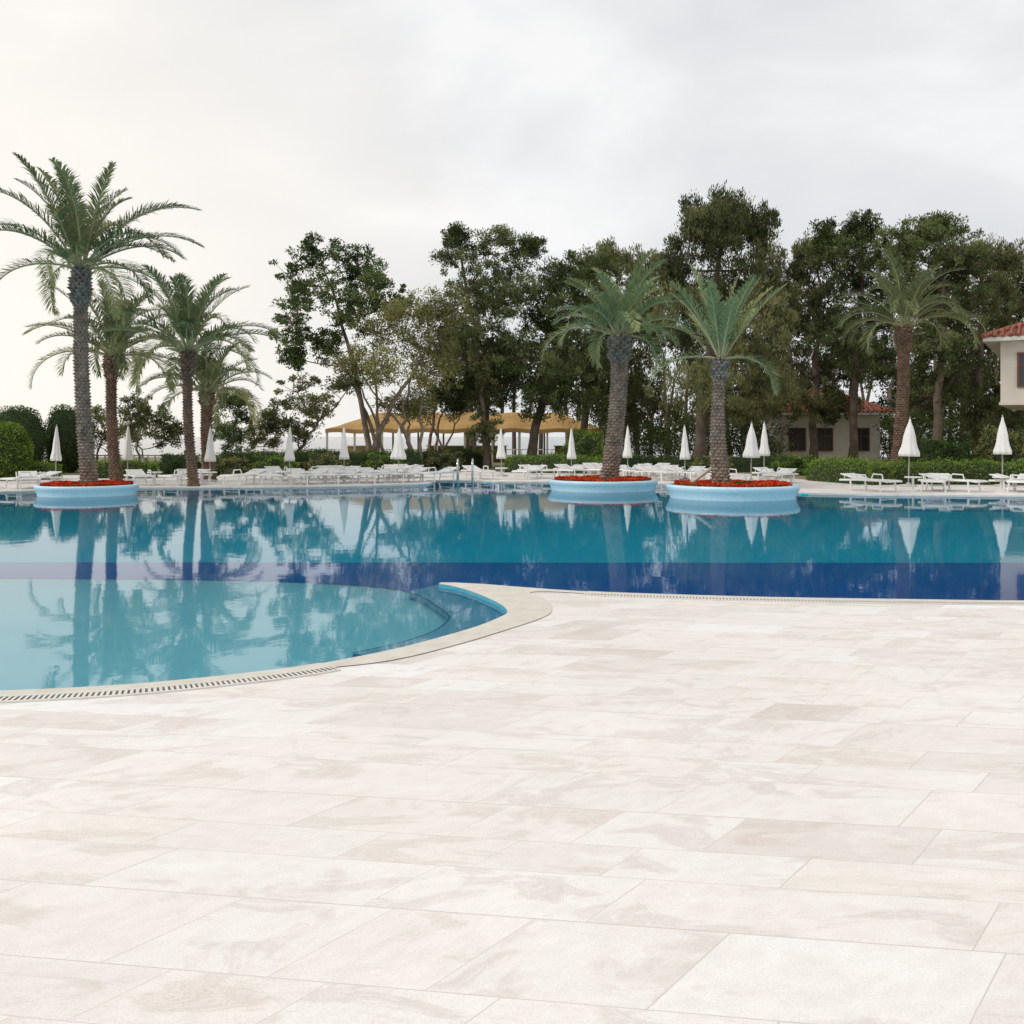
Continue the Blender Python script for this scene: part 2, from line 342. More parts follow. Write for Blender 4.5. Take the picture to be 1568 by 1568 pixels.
def tree(name,d,base,blobs,fm,bark=M_bark,dens=1.0,leaf=(.17,.06),trunk_r=.22,stems=1,up=.4,sub=26,clr=.42):
    g=MB(); bx=X(base[0],d)
    B=np.array([(X(b[0],d),d+R.uniform(-1,1)*X(CX+b[2],d)*.9,Z(b[1],d)) for b in blobs]); RR=np.array([(X(CX+b[2],d),X(CX+(b[2]+b[3])*.5,d),X(CX+b[3],d)) for b in blobs])
    cx=B[:,0].mean(); top=B[B[:,2].argmax()]
    skel=[]
    for s in range(stems):
        tgt=top if s==0 else B[R.integers(len(B))]
        sx=bx+(s-stems/2)*.35 if stems>1 else bx
        P0=np.array([sx,d,-.05]); P3=tgt.copy(); c1=P0+np.array([(cx-sx)*.1,0,P3[2]*.4]); c2=P0*.25+P3*.75+R.normal(size=3)*.3
        t=np.linspace(0,1,12)[:,None]; pts=(1-t)**3*P0+3*(1-t)**2*t*c1+3*(1-t)*t*t*c2+t**3*P3
        pts[1:-1]+=R.normal(size=(10,3))*.07
        r=trunk_r*(1-.85*t[:,0])*(1 if s==0 else .7); r[0]*=1.3
        g.tube(pts,r,8,0); skel+= [(p,rr) for p,rr in zip(pts[3:],r[3:])]
    for b in B:
        sp=np.array([p for p,_ in skel[:9*stems]]); rs=np.array([q for _,q in skel[:9*stems]])
        dist=np.linalg.norm(sp-b,axis=1)+ (sp[:,2]>b[2]-.2)*4
        i=dist.argmin(); p0=sp[i]; mid=(p0+b)/2+np.array([0,0,-.15*np.linalg.norm(b-p0)*.5])+R.normal(size=3)*.15
        t=np.linspace(0,1,7)[:,None]; pts=(1-t)**2*p0+2*(1-t)*t*mid+t*t*b
        r=np.linspace(min(rs[i]*.6,.11),.03,7); g.tube(pts,r,5,0); skel+=[(p,q) for p,q in zip(pts[2:],r[2:])]
    SK=np.array([p for p,_ in skel])
    for b,rr in zip(B,RR):
        k=int(sub*R.uniform(.85,1.15)); u=R.normal(size=(k,3)); u/=np.linalg.norm(u,axis=1)[:,None]; rad=R.uniform(.1,1.0,k)[:,None]**.6; rad*=np.where(R.uniform(size=(k,1))<.14,1.38,1.08); u*=rad
        cs=b+u*rr
        bt=R.uniform(.15,.8)
        for c,rd in zip(cs,rad[:,0]):
            i=np.linalg.norm(SK-c,axis=1).argmin(); p0=SK[i]
            m=(p0+c)/2+R.normal(size=3)*.12
            g.tube([p0,m,c],[.022,.015,.007],3,0,cap=False)
            nl=int(75*dens*R.uniform(.5,1.5)); s=clr*R.uniform(.6,1.25)*(.7 if rd>1.15 else 1)
            q=R.normal(size=(nl,3)); q/=np.linalg.norm(q,axis=1)[:,None]; q*=R.uniform(0,1,nl)[:,None]**.5; 
            D=q.copy(); D[:,2]+=up
            q=q*np.array([s*1.05,s*1.05,s*(.7+.35*up)])
            ct=np.clip(bt+R.normal()*.2,0,1)
            tint=np.clip(ct+R.normal(size=nl)*.16,0,1)
            g.leaves(c+q,leaf[0],leaf[1],1,tint,D,.5)
    return g.finish(name,[bark,fm],smooth_mi=[0])

tree('eucalyptus_tree',50,(580,690),[(488,390,46,28),(448,430,32,38),(545,405,34,32),(452,500,32,40),(505,450,50,36),(445,545,22,24),(575,440,22,34),(500,520,30,36),(600,470,26,34),(540,480,36,30)],M_euc,M_barkp,.85,(.18,.075),.17,2,.1,38,.36)
tree('olive_tree',47,(458,695),[(450,600,42,26),(480,625,38,30),(425,640,25,25),(460,655,34,24),(530,585,44,12)],M_oliv,M_bark,.8,(.16,.065),.10,2,.2,30,.32)
tree('plane_tree',49,(612,692),[(620,480,46,36),(575,510,44,40),(660,500,44,48),(590,565,46,36),(655,570,44,36),(545,560,30,30),(690,470,34,34),(625,620,54,26),(640,530,50,40)],M_spar,M_barkp,.5,(.15,.06),.15,8,.5,64,.42)
tree('plane_tree',56,(675,690),[(670,600,30,26),(700,620,26,26),(640,620,26,22),(690,560,30,30)],M_oliv,M_barkp,.6,(.15,.06),.12,4,.5,40,.40)
tree('pine_tree',55,(745,690),[(698,358,22,16),(762,362,42,20),(812,376,24,16),(705,392,44,22),(775,408,52,26),(722,440,48,28),(800,452,48,34),(735,490,54,38),(700,535,38,34),(780,520,50,40),(750,450,46,30),(720,580,44,34),(690,600,40,30)],M_pine,M_bark,.95,(.19,.06),.24,1,.7,42,.36)
tree('pine_tree',54,(812,690),[(862,422,42,32),(905,408,42,28),(835,480,48,44),(885,490,56,44),(805,545,54,40),(870,565,58,40),(765,580,44,36),(830,610,56,28),(920,550,44,48),(880,450,50,36),(900,610,50,30)],M_pine,M_bark,1.05,(.19,.065),.28,1,.7,50,.40)
tree('casuarina_tree',58,(890,690),[(930,392,42,20),(975,422,38,34),(930,450,58,42),(960,510,58,52),(1000,480,40,50),(910,560,58,46),(975,580,58,40),(1000,620,50,30)],M_oliv,M_bark,1.15,(.24,.06),.26,1,1.3,54,.42)
tree('pine_tree',50,(1072,700),[(1118,316,34,30),(1150,342,34,36),(1062,350,34,36),(1032,405,24,40),(1100,380,58,44),(1168,400,28,56),(1045,450,48,44),(1115,445,62,44),(1165,490,48,54),(1060,520,62,48),(1130,550,62,48),(1180,580,46,44),(1065,595,62,38),(1130,620,54,28),(1085,345,34,30)],M_oliv,M_bark,1.1,(.24,.06),.32,1,1.4,54,.42)
tree('casuarina_tree',57,(1245,692),[(1218,422,36,38),(1250,393,32,30),(1205,490,46,48),(1262,465,52,52),(1230,550,62,46),(1285,560,54,40),(1200,610,54,30),(1270,620,50,26)],M_oliv,M_bark,1.15,(.24,.06),.26,1,1.2,54,.42)
tree('pine_tree',54,(1305,695),[(1262,368,32,22),(1312,358,36,24),(1285,400,52,34),(1350,392,46,38),(1310,445,60,42),(1350,500,48,48),(1290,520,50,40),(1335,560,54,36)],M_pine,M_bark,1.05,(.19,.065),.26,1,.7,50,.38)
tree('pine_tree',51,(1435,700),[(1398,360,42,20),(1445,346,32,18),(1430,388,56,32),(1480,405,46,38),(1425,435,60,42),(1470,480,56,48),(1420,530,56,48),(1475,570,56,48),(1430,610,48,32),(1375,400,40,34)],M_pine,M_bark,1.05,(.19,.065),.28,1,.7,50,.38)
tree('casuarina_tree',53,(1505,700),[(1520,390,36,26),(1562,418,36,44),(1512,450,46,48),(1560,510,50,52),(1510,550,52,52),(1555,610,48,44),(1500,640,44,34),(1620,450,50,60),(1640,560,50,60)],M_oliv,M_bark,1.15,(.24,.06),.28,2,1.2,54,.42)
tree('laurel_tree',44,(225,700),[(215,625,26,22),(240,645,28,28),(205,660,26,22),(258,665,22,22)],M_oliv,M_bark,1.0,(.14,.055),.07,2,.3,26,.28)
tree('olive_tree',46,(350,700),[(345,615,22,16),(365,640,24,24),(340,655,22,22),(372,612,14,10),(355,670,26,20)],M_euc,M_bark,.8,(.14,.055),.06,2,.3,22,.26)
tree('olive_tree',48,(402,702),[(398,655,24,16),(385,670,20,16),(415,675,18,14)],M_spar,M_bark,.7,(.13,.055),.05,1,.3,18,.25)
tree('laurel_tree',47,(150,700),[(150,640,20,16),(160,670,24,22),(130,670,20,20)],M_oliv,M_bark,.9,(.14,.055),.06,1,.3,18,.25)
tree('vine_covered_tree',52,(745,700),[(742,575,16,30),(745,620,22,34),(740,665,28,30)],M_oliv,M_bark,1.0,(.16,.06),.20,1,.1,36,.26)

# distant belt of pines behind, one object
g=MB()
for i in range(150):
    px=R.uniform(690,1720); 
    top=(500 if px<760 else 455 if px<1000 else 430)
    py=R.uniform(top,655); 
    if px<935 and py>612: py-=70
    d=R.uniform(72,78); rx=R.uniform(28,50); ry=R.uniform(20,36)
    c=np.array([X(px,d),d,Z(py,d)]); nl=900; q=R.normal(size=(nl,3)); q/=np.linalg.norm(q,axis=1)[:,None]; q*=R.uniform(.1,1,nl)[:,None]**.5
    lump=1+.35*np.sin(q[:,0:1]*7+i)*np.sin(q[:,2:3]*6+2*i)
    P=c+q*lump*np.array([rx/F*d,1.2,ry/F*d]); t=R.uniform(.2,.8)
    g.leaves(P,.34,.13,1,np.clip(t+R.normal(size=nl)*.2,0,1))
for px in np.linspace(700,1700,46):
    d=R.uniform(70,77); x=X(px+R.normal()*8,d); hh=R.uniform(6,10)
    g.tube([(x,d,-.05),(x+R.normal()*.3,d,hh*.5),(x+R.normal()*.8,d,hh)],[.2,.15,.07],6,0)
g.finish('distant_pine_belt',[M_bark,M_back])

g=MB()
for px in list(range(930,1680,13)):
    for k in range(3):
        d=61+R.uniform(-3,5); py=R.uniform(640,690)
        if 1190<px<1370: d=max(d,69)
        rs=R.uniform(.4,.8); c=np.array([X(px+R.uniform(-10,10),d),d,max(Z(py,d),.3)]); nl=300
        q=R.normal(size=(nl,3))*np.array([.7,.5,.5])*rs*1.3; P=c+q; P[:,2]=np.abs(P[:,2])
        g.leaves(P,.20,.08,1,np.clip(R.uniform(.2,.7)+R.normal(size=nl)*.15,0,1))
        g.tube([(c[0],d,-.05),(c[0]+R.normal()*.6,d,c[2])],[.04,.02],4,0,cap=False)
g.finish('shrub_thicket',[M_bark,M_pine])

# hedges and clipped bushes
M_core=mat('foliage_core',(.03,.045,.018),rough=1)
M_hb=leafmat('hedge_bright',(.065,.12,.016),(.17,.27,.04),(.32,.43,.09),.3)
M_hd=leafmat('hedge_dark',(.025,.05,.015),(.06,.105,.03),(.14,.20,.06),.25)
def hedge(name,p0,p1,th,h,fm,dens=420,leaf=(.08,.045)):
    g=MB(); p0=np.array(p0);p1=np.array(p1); L_=np.linalg.norm(p1-p0); T=(p1-p0)/L_; Nn=np.array([-T[1],T[0]])
    ns=max(4,int(L_/.5)); V=[];k=10
    for i in range(ns+1):
        c=p0+T*L_*i/ns; hh=h*(1+R.normal()*.06)-.05; e=.75 if i in(0,ns) else 1
        for j in range(k):
            a=math.pi*j/(k-1); ca,sa=math.cos(a),math.sin(a)
            ox=math.copysign(abs(ca)**.5,ca)*(th/2-.05)*e; oz=abs(sa)**.5*hh*e
            V.append((c[0]+Nn[0]*ox,c[1]+Nn[1]*ox,oz))
    f=[(i*k+j,i*k+j+1,(i+1)*k+j+1,(i+1)*k+j) for i in range(ns) for j in range(k-1)]
    f+= [tuple(range(k)),tuple(ns*k+j for j in range(k))]
    g.add(V,f,0); V=np.array(V)
    n=int(L_*(2*h+th)*dens); fi=R.integers(0,ns*(k-1),n); ff=np.array(f[:ns*(k-1)])[fi]; a=R.uniform(size=(n,1));b=R.uniform(size=(n,1))
    P=(V[ff[:,0]]*(1-a)+V[ff[:,1]]*a)*(1-b)+(V[ff[:,3]]*(1-a)+V[ff[:,2]]*a)*b
    P+=R.normal(size=(n,3))*.07; P[:,2]=np.abs(P[:,2])
    cl=np.sin(P[:,0]*3.1+P[:,1])*np.sin(P[:,2]*5+P[:,0]*1.7)*.14
    g.leaves(P,leaf[0],leaf[1],1,np.clip(.5+cl+R.normal(size=n)*.2,0,1))
    for c in (p0,p1):
        m=int(dens*h*th*1.2); q=R.uniform(-1,1,(m,2)); P=np.stack([c[0]+Nn[0]*q[:,0]*th*.45+R.normal(size=m)*.04,c[1]+Nn[1]*q[:,0]*th*.45+R.normal(size=m)*.04,(q[:,1]*.5+.5)*h],1)
        g.leaves(P,leaf[0],leaf[1],1,np.clip(.5+R.normal(size=m)*.2,0,1))
    return g.finish(name,[M_core,fm])
def bush(name,c,r,fm,n=6000,leaf=(.10,.05),lump=.1):
    g=MB(); u=[];f=[];a_,b_=16,24
    c=np.array(c,float); r=np.array(r,float)
    for i in range(a_+1):
        for j in range(b_):
            t=math.pi*i/a_;p=2*math.pi*j/b_; u.append((math.sin(t)*math.cos(p),math.sin(t)*math.sin(p),math.cos(t)))
    for i in range(a_):
        for j in range(b_): f.append((i*b_+j,(i+1)*b_+j,(i+1)*b_+(j+1)%b_,i*b_+(j+1)%b_))
    lum=lambda q:(1+lump*np.sin(q[:,0]*5+1)*np.sin(q[:,1]*4+2)*np.sin(q[:,2]*6))[:,None]
    U=np.array(u); g.add(c+U*r*.9*lum(U),f,0)
    q=R.normal(size=(n,3)); q/=np.linalg.norm(q,axis=1)[:,None]; P=c+q*r*lum(q)*R.uniform(.88,1.06,(n,1)); k=P[:,2]>0
    g.leaves(P[k],leaf[0],leaf[1],1,np.clip(.45+.2*np.sin(q[k,0]*9)*np.sin(q[k,2]*8)+R.normal(size=k.sum())*.2,0,1),q[k],.9)
    return g.finish(name,[M_core,fm])
def hp(px,d): return (X(px,d),d)
hedge('dark_hedge',hp(325,43),hp(640,47.5),1.2,.98,M_hd)
hedge('dark_hedge',hp(640,52),hp(735,53),1.2,1.0,M_hd)
hedge('dark_hedge',hp(-60,44),hp(30,44),1.2,.75,M_hd)
hedge('box_hedge',hp(778,46.5),hp(915,45),1.3,.78,M_hb)
hedge('box_hedge',hp(1250,38),hp(1350,34.2),1.2,.82,M_hb)
hedge('box_hedge',hp(1352,35.5),hp(1640,35),1.3,.80,M_hb)
hedge('box_hedge',hp(20,39),hp(85,39),1.2,.62,M_hb)
hedge('box_hedge',hp(148,40),hp(235,40),1.1,.72,M_hb)
hedge('dark_hedge',hp(1010,48),hp(1250,46),1.1,.7,M_hd)
hedge('dark_hedge',hp(915,49),hp(1010,49),1.1,.75,M_hd)
bush('clipped_bush',(X(28,44),44,1.45),(1.2,1.2,1.6),M_hd,7000)
bush('clipped_bush',(X(8,38),38,.95),(.95,.9,1.3),M_hb,7000)
bush('clipped_bush',(X(100,46),46,1.4),(.95,.9,1.75),M_hd,6000)
bush('garden_shrub',(X(895,47),47,.7),(1.0,.7,1.3),M_hb,3000,(.16,.05),lump=.3)
for px,d,h_,fm in [(350,42.2,.5,M_spar),(420,42.8,.55,M_hb),(500,44.2,.6,M_spar),(590,45.5,.55,M_hb),(275,42,.6,M_hd),(680,49,.6,M_spar),(1090,45,.5,M_spar),(1215,43,.55,M_hb)]:
    bush('garden_shrub',(X(px,d),d,h_*.5),(.9,.5,h_),fm,1500,(.15,.05),lump=.5)
bush('garden_shrub',(X(1440,38),38,.6),(1.3,.6,.9),M_hd,3500,(.22,.05),lump=.4)
bush('garden_shrub',(X(1535,38),38,.6),(1.0,.6,1.3),M_spar,3000,(.22,.05),lump=.4)

# ---------------------------------------------------------------- palms
M_ptr=mat('palm_trunk',(.38,.30,.235),(.17,.13,.10),5,.95,.8,30)
M_ptr2=mat('palm_trunk_red',(.29,.19,.135),(.13,.085,.06),5,.95,.8,30)
M_boot=mat('palm_boot',(.30,.28,.24),(.13,.115,.095),5,.9,.5,30)
M_pf=leafmat('palm_leaf',(.09,.115,.055),(.20,.245,.12),(.38,.39,.18),.32)
M_pf2=leafmat('palm_leaf_blue',(.12,.175,.085),(.25,.335,.17),(.46,.46,.21),.32)
M_rach=mat('palm_rachis',(.40,.39,.21),(.30,.30,.17),4,.6)
def palm(name,d,bpx,tpx,zb,zt,r,FL,nf,e_lo,droop,pm=M_pf,tm=M_ptr,leafl=.55,e_hi=85,rt=None,low=0):
    g=MB(); b=np.array([X(bpx,d),d,zb]); t=np.array([X(tpx,d),d,zt]); hgt=zt-zb
    n=24; tt=np.linspace(0,1,n); path=b+(t-b)*tt[:,None]; path[:,0]+=.10*np.sin(tt*np.pi)*(1 if tpx>bpx else -1)
    rt=rt or r*.85; rad=r+(rt-r)*tt; rad=rad*(1+.25*np.exp(-tt*12)); rad*=(1+.22*np.exp(-((tt-.93)/.07)**2))
    g.tube(path,rad*.93,14,0)
    rows=int(hgt/.095)
    for i in range(rows):
        s=(i+.5)/rows; c=np.array([np.interp(s,tt,path[:,k]) for k in range(3)]); rr=np.interp(s,tt,rad); boots=s>.84
        m=10
        for j in range(m):
            a=2*math.pi*(j+.5*(i%2))/m+R.normal()*.05; w_=2*math.pi/m*.45; hh=.085; o=.035+R.uniform(0,.04)
            if boots: hh=.15; o=.06+R.uniform(0,.13)
            def pt(aa,rad_,z): return (c[0]+rad_*math.cos(aa),c[1]+rad_*math.sin(aa),c[2]+z)
            v=[pt(a-w_,rr*.92,-hh*.6),pt(a+w_,rr*.92,-hh*.6),pt(a+w_*.6,rr+o,hh*.5),pt(a-w_*.6,rr+o,hh*.5),pt(a-w_*.7,rr*.9,hh),pt(a+w_*.7,rr*.9,hh)]
            g.add(v,[(0,1,2,3),(3,2,5,4),(0,3,4),(1,5,2)],1 if boots else 0)
    for i in range(nf+low):
        u=(i+.5)/nf; e0=math.radians(e_hi-(e_hi-e_lo)*min(u,1)**.95+R.normal()*6); a=i*2.39996+R.normal()*.15
        if i>=nf: e0=math.radians(8); a=math.pi*(1.0 if i==nf else .15)+R.normal()*.2; u=1.2
        Lf=FL*R.uniform(.82,1.12)*(1 if u>.1 else .85); K=18; s=np.linspace(0,1,K)
        dr=droop*R.uniform(.7,1.35)*(.45+.65*math.cos(max(e0,0)))
        if i>=nf: dr=1.5
        e=e0-dr*s**1.7; step=Lf/(K-1)
        hx=np.concatenate([[0],np.cumsum(np.cos(e[:-1])*step)]); hz=np.concatenate([[0],np.cumsum(np.sin(e[:-1])*step)])
        tw=a+R.normal()*.2*s; ax=np.stack([np.cos(tw),np.sin(tw)],1)
        P=np.stack([t[0]+ax[:,0]*(hx+rt*.5),t[1]+ax[:,1]*(hx+rt*.5),zt+.05+hz],1)
        g.tube(P,np.linspace(.035,.008,K),4,2,cap=False)
        m=int(Lf*24); ls=np.linspace(.18,.995,m)
        Pi=np.stack([np.interp(ls,s,P[:,k]) for k in range(3)],1); T=np.gradient(P,axis=0); Ti=np.stack([np.interp(ls,s,T[:,k]) for k in range(3)],1); Ti/=np.linalg.norm(Ti,axis=1)[:,None]
        side=np.stack([-np.sin(a)*np.ones(m),np.cos(a)*np.ones(m),np.zeros(m)],1); nrm=np.cross(Ti,side); nrm*=np.sign(nrm[:,2:3]+1e-6)
        prof=(np.sin(np.pi*np.clip(ls*.85+.10,0,1))**.7)*leafl
        base_t=np.clip(.45+R.normal()*.14+(.28 if u>.82 else 0),0,1)
        for sg in (-1,1):
            D=Ti*(.65+.6*ls[:,None])+side*sg*.8+nrm*.5+R.normal(size=(m,3))*.15; D/=np.linalg.norm(D,axis=1)[:,None]
            l=(prof*R.uniform(.7,1.15,m))[:,None]; W=np.cross(D,nrm); W/=np.linalg.norm(W,axis=1)[:,None]+1e-9
            w_=.018; mid=Pi+D*l*.55; tip=Pi+D*l*.98+np.array([0,0,-1])*l*.2
            v=np.stack([Pi-W*w_*.5,Pi+W*w_*.5,mid+W*w_,mid-W*w_,tip+W*.003,tip-W*.003],1).reshape(-1,3)
            idx=np.arange(m)[:,None]*6; f=np.concatenate([idx+np.array([[0,1,2,3]]),idx+np.array([[3,2,4,5]])])
            tn=np.clip(base_t+R.normal(size=m)*.12,0,1); g.add(v,f,3,np.concatenate([tn,tn]))
    return g.finish(name,[tm,M_boot if tm is M_ptr else tm,M_rach,pm])
palm('date_palm',29.1,137,124,.2,6.65,.20,3.6,33,2,1.45,leafl=.56)
palm('date_palm',31.8,932,949,.2,4.9,.25,2.75,32,12,1.6,M_pf2,leafl=.52,rt=.25)
palm('date_palm',27.8,1105,1104,.2,3.85,.235,2.65,17,48,.65,M_pf2,leafl=.46,e_hi=88,rt=.11,low=2)
palm('date_palm',40,1372,1384,-.02,6.1,.24,3.3,34,18,1.9,leafl=.55,tm=M_ptr2)
palm('date_palm',36,178,172,-.02,4.6,.18,3.3,30,5,1.6,leafl=.6,tm=M_ptr2)
palm('date_palm',33,297,288,-.02,4.5,.14,3.4,30,8,1.6,leafl=.6,tm=M_ptr2)
palm('date_palm',37,322,318,-.02,3.3,.20,2.8,28,5,1.4,leafl=.55,tm=M_ptr2)

# ---------------------------------------------------------------- planters
def mosaic():
    m,nt,o=newmat('pale_blue_mosaic'); L=nt.links.new
    tc=N(nt,'ShaderNodeTexCoord'); sx=N(nt,'ShaderNodeSeparateXYZ'); L(tc.outputs['Object'],sx.inputs[0])
    at=N(nt,'ShaderNodeMath',operation='ARCTAN2'); L(sx.outputs[1],at.inputs[0]); L(sx.outputs[0],at.inputs[1])
    mu=N(nt,'ShaderNodeMath',operation='MULTIPLY'); mu.inputs[1].default_value=1.7; L(at.outputs[0],mu.inputs[0])
    cb=N(nt,'ShaderNodeCombineXYZ'); L(mu.outputs[0],cb.inputs[0]); L(sx.outputs[2],cb.inputs[1])
    br=N(nt,'ShaderNodeTexBrick'); br.offset=0; br.inputs['Scale'].default_value=1; br.inputs['Brick Width'].default_value=.05; br.inputs['Row Height'].default_value=.05; br.inputs['Mortar Size'].default_value=.003
    br.inputs['Color1'].default_value=(.50,.72,.84,1); br.inputs['Color2'].default_value=(.60,.79,.88,1); br.inputs['Mortar'].default_value=(.70,.80,.85,1); L(cb.outputs[0],br.inputs['Vector'])
    b=N(nt,'ShaderNodeBsdfPrincipled'); b.inputs['Roughness'].default_value=.3; L(br.outputs['Color'],b.inputs['Base Color']); L(b.outputs[0],o.inputs[0]); return m
M_mos=mosaic(); M_flower=leafmat('red_flowers',(.34,.015,.01),(.64,.05,.02),(.8,.15,.03),.2)
def planter(px,dc,r,h):
    g=MB(); c=(0,0,0)
    g.lathe([(r*.93,-.46),(r*.95,0),(r*.985,h*.5),(r,h*.6),(r*1.01,h*.8),(r*1.01,h-.02),(r*.995,h),(r*.92,h),(r*.91,h-.06),(0.01,h-.04)],c,72,0)
    n=3200; a=R.uniform(0,2*np.pi,n); q=np.sqrt(R.uniform(.12,.78,n))*r; P=np.stack([q*np.cos(a),q*np.sin(a),h+R.uniform(-.01,.06+.02*np.sin(a*5),n)],1)
    g.leaves(P,.085,.065,1,np.clip(.5+R.normal(size=n)*.25,0,1))
    n=4200;a=R.uniform(0,2*np.pi,n); q=np.sqrt(R.uniform(.0,.78,n))*r; P=np.stack([q*np.cos(a),q*np.sin(a),h-.03+R.uniform(0,.06,n)],1)
    g.leaves(P,.10,.05,2,np.clip(.5+R.normal(size=n)*.25,0,1))
    o=g.finish('round_planter',[M_mos,M_flower,M_hd],smooth_mi=[0]); o.location=(X(px,dc),dc,0)
planter(134,29.1,1.43,.27); planter(923,31.8,1.76,.30); planter(1121,27.8,1.84,.34)
g=MB(); g.tube([(X(1052,28.2),27.9,.32),(X(1090,27.8),27.8,.80)],.05,8); g.finish('wooden_prop',[mat('pale_wood',(.55,.47,.38))])

# ---------------------------------------------------------------- parasols
M_canvas=mat('white_canvas',(.82,.81,.78),(.75,.74,.72),3,.8,.2,20); M_pole=mat('parasol_pole',(.35,.35,.34),rough=.4); M_conc=mat('parasol_base',(.5,.49,.46),bump=.3)
def parasol(px,d,top,wide=1.0):
    g=MB(); ph=R.uniform(0,6)
    mod=lambda a,z:.24*abs(math.sin(4*a+ph))*(1-(z-1)/1.4)-.1+.08*math.sin(3*a+ph)
    h=top; g.lathe([(.015,h),(.03,h-.03),(.045,h-.12),(.075*wide,h-.35),(.11*wide,h-.62),(.12*wide,h-.80),(.135*wide,h-.95),(.175*wide,h-1.16),(.17*wide,h-1.28),(.10*wide,h-1.25),(.03,h-1.15)],(0,0,0),40,0,mod)
    g.tube([(0,0,0.05),(0,0,h+.06)],.022,8,1)
    g.lathe([(0.01,.14),(.06,.14),(.07,.09),(.26,.07),(.27,0)],(0,0,0),20,2)
    o=g.finish('closed_parasol',[M_canvas,M_pole,M_conc],smooth_mi=[0]); o.location=(X(px,d),d,0.001); o.rotation_euler=(R.normal()*.015,R.normal()*.015,R.uniform(0,6))
for px,d,py,wd in [(85,36,650,1),(195,37,650,1),(321,36.5,652,1.05),(443,37,652,1),(527,39,652,1),(610,40,653,1.7),(768,41.5,654,1.05),(875,41,654,1),(961,40,651,1),(1049,37.5,650,1),(1150,36,645,1.6),(1170,38,645,1.1),(1391,33,638,1.75),(1535,33,635,1.5),(1640,33,635,1.5),(-30,36,650,1)]:
    parasol(px,d,Z(py,d)-.06,wd)

# ---------------------------------------------------------------- loungers
def lounger_mesh():
    g=MB(); W=.62; L_=1.9
    for s in (-1,1):
        g.tube([(s*W/2,0,.32),(s*W/2,.15,.34),(s*W/2,L_*.6,.34),(s*W/2,L_,.31)],.03,6)
        for y in (.28,1.45): g.tube([(s*W/2,y,.33),(s*(W/2+.03),y-.05,.0)],.03,6)
        g.tube([(s*(W/2+.03),.75,.34),(s*(W/2+.05),.80,.50),(s*(W/2+.05),1.15,.51),(s*(W/2+.03),1.22,.34)],.022,6)
    for y in (.02,L_-.02): g.tube([(-W/2,y,.325),(W/2,y,.325)],.028,6)
    for y in (.28,1.45): g.tube([(-W/2,y-.03,.16),(W/2,y-.03,.16)],.016,6)
    for i in range(14): g.box((0,.06+i*.085,.355),(W-.04,.066,.016))
    an=math.radians(13); M=Matrix.Rotation(an,3,'X')
    for i in range(8):
        t=.04+i*.085; g.box((0,1.24+t*math.cos(an),.36+t*math.sin(an)),(W-.05,.066,.016),0,M)
    for s in (-1,1):
        g.tube([(s*(W/2-.05),1.22,.35),(s*(W/2-.05),1.22+.70*math.cos(an),.35+.70*math.sin(an))],.022,6)
        g.tube([(s*(W/2-.05),1.72,.32),(s*(W/2-.05),1.22+.55*math.cos(an),.34+.55*math.sin(an))],.012,5)
    return g
lm=None
def lounger(px,py,rot):
    global lm
    x,y=G(px,py)
    if lm is None:
        o=lounger_mesh().finish('sun_lounger',[M_white],smooth_mi=[]); lm=o.data
    else: o=bpy.data.objects.new('sun_lounger',lm); S.collection.objects.link(o)
    o.location=(x,y,.001); o.rotation_euler=(0,0,math.radians(rot+R.normal()*5))
for px,py,rot in [(-30,750,30),(10,749.5,-25),(45,749,28),(222,744.5,25),(253,744,-30),(294,743.5,25),(347,743.5,-25),(418,743,32),(452,743,-25),(478,742,28),(500,741.5,-30),(530,741,30),(556,741,-30),(578,740,28),(600,739.5,-30),(625,739,28),(648,738.5,-30),
  (432,737,28),(465,736.5,-28),(490,736,-30),(515,735.5,28),(545,735,30),(572,734.5,-28),(600,734,-30),(620,733,25),(640,732,30),
  (748,735,26),(795,735,-26),(845,733,26),(865,733,-26),(887,732,26),(908,732,-20),(965,734,-26),(985,734,26),(1005,734,-26),(1030,737,26),(1050,737,-26),(1075,738,20),(1025,731,30),(1000,730,-20),(985,729,-30),(940,729,30),(915,729,10),(1140,742,30),(1180,742,-30),(1205,740,20),
  (1370,754,32),(1428,754,-32),(1504,754,32),(1560,755,-32),(1620,755,32)]:
    lounger(px,py,rot)
for px,py in [(321,742),(768,733.5),(1398,752),(1533,752),(237,742),(540,738),(432,741)]:
    g=MB(); x,y=G(px,py); g.lathe([(.01,.45),(.25,.45),(.26,.43),(.25,.41),(.04,.40),(.03,.05),(.18,.02),(.18,0)],(0,0,0),20,0); o=g.finish('side_table',[M_white]); o.location=(x,y,.001)

# ---------------------------------------------------------------- pool ladder
M_steel=mat('steel',(.7,.7,.7),(.65,.65,.65),rough=.15,metal=1)
g=MB(); lx,ly=G(712,737)
for s in(-.28,.28):
    a=np.linspace(0,math.pi,12); pts=[(lx+s,ly+.55,.0)]+[(lx+s,ly+.15+.40*math.cos(t),.55+.30*math.sin(t)) for t in a]+[(lx+s,ly-.25,-.40)]
    g.tube(pts,.028,8)
for z in(-.15,-.33): g.box((lx,ly-.25,z),(.56,.10,.03))
g.finish('pool_ladder',[M_steel],smooth=True)

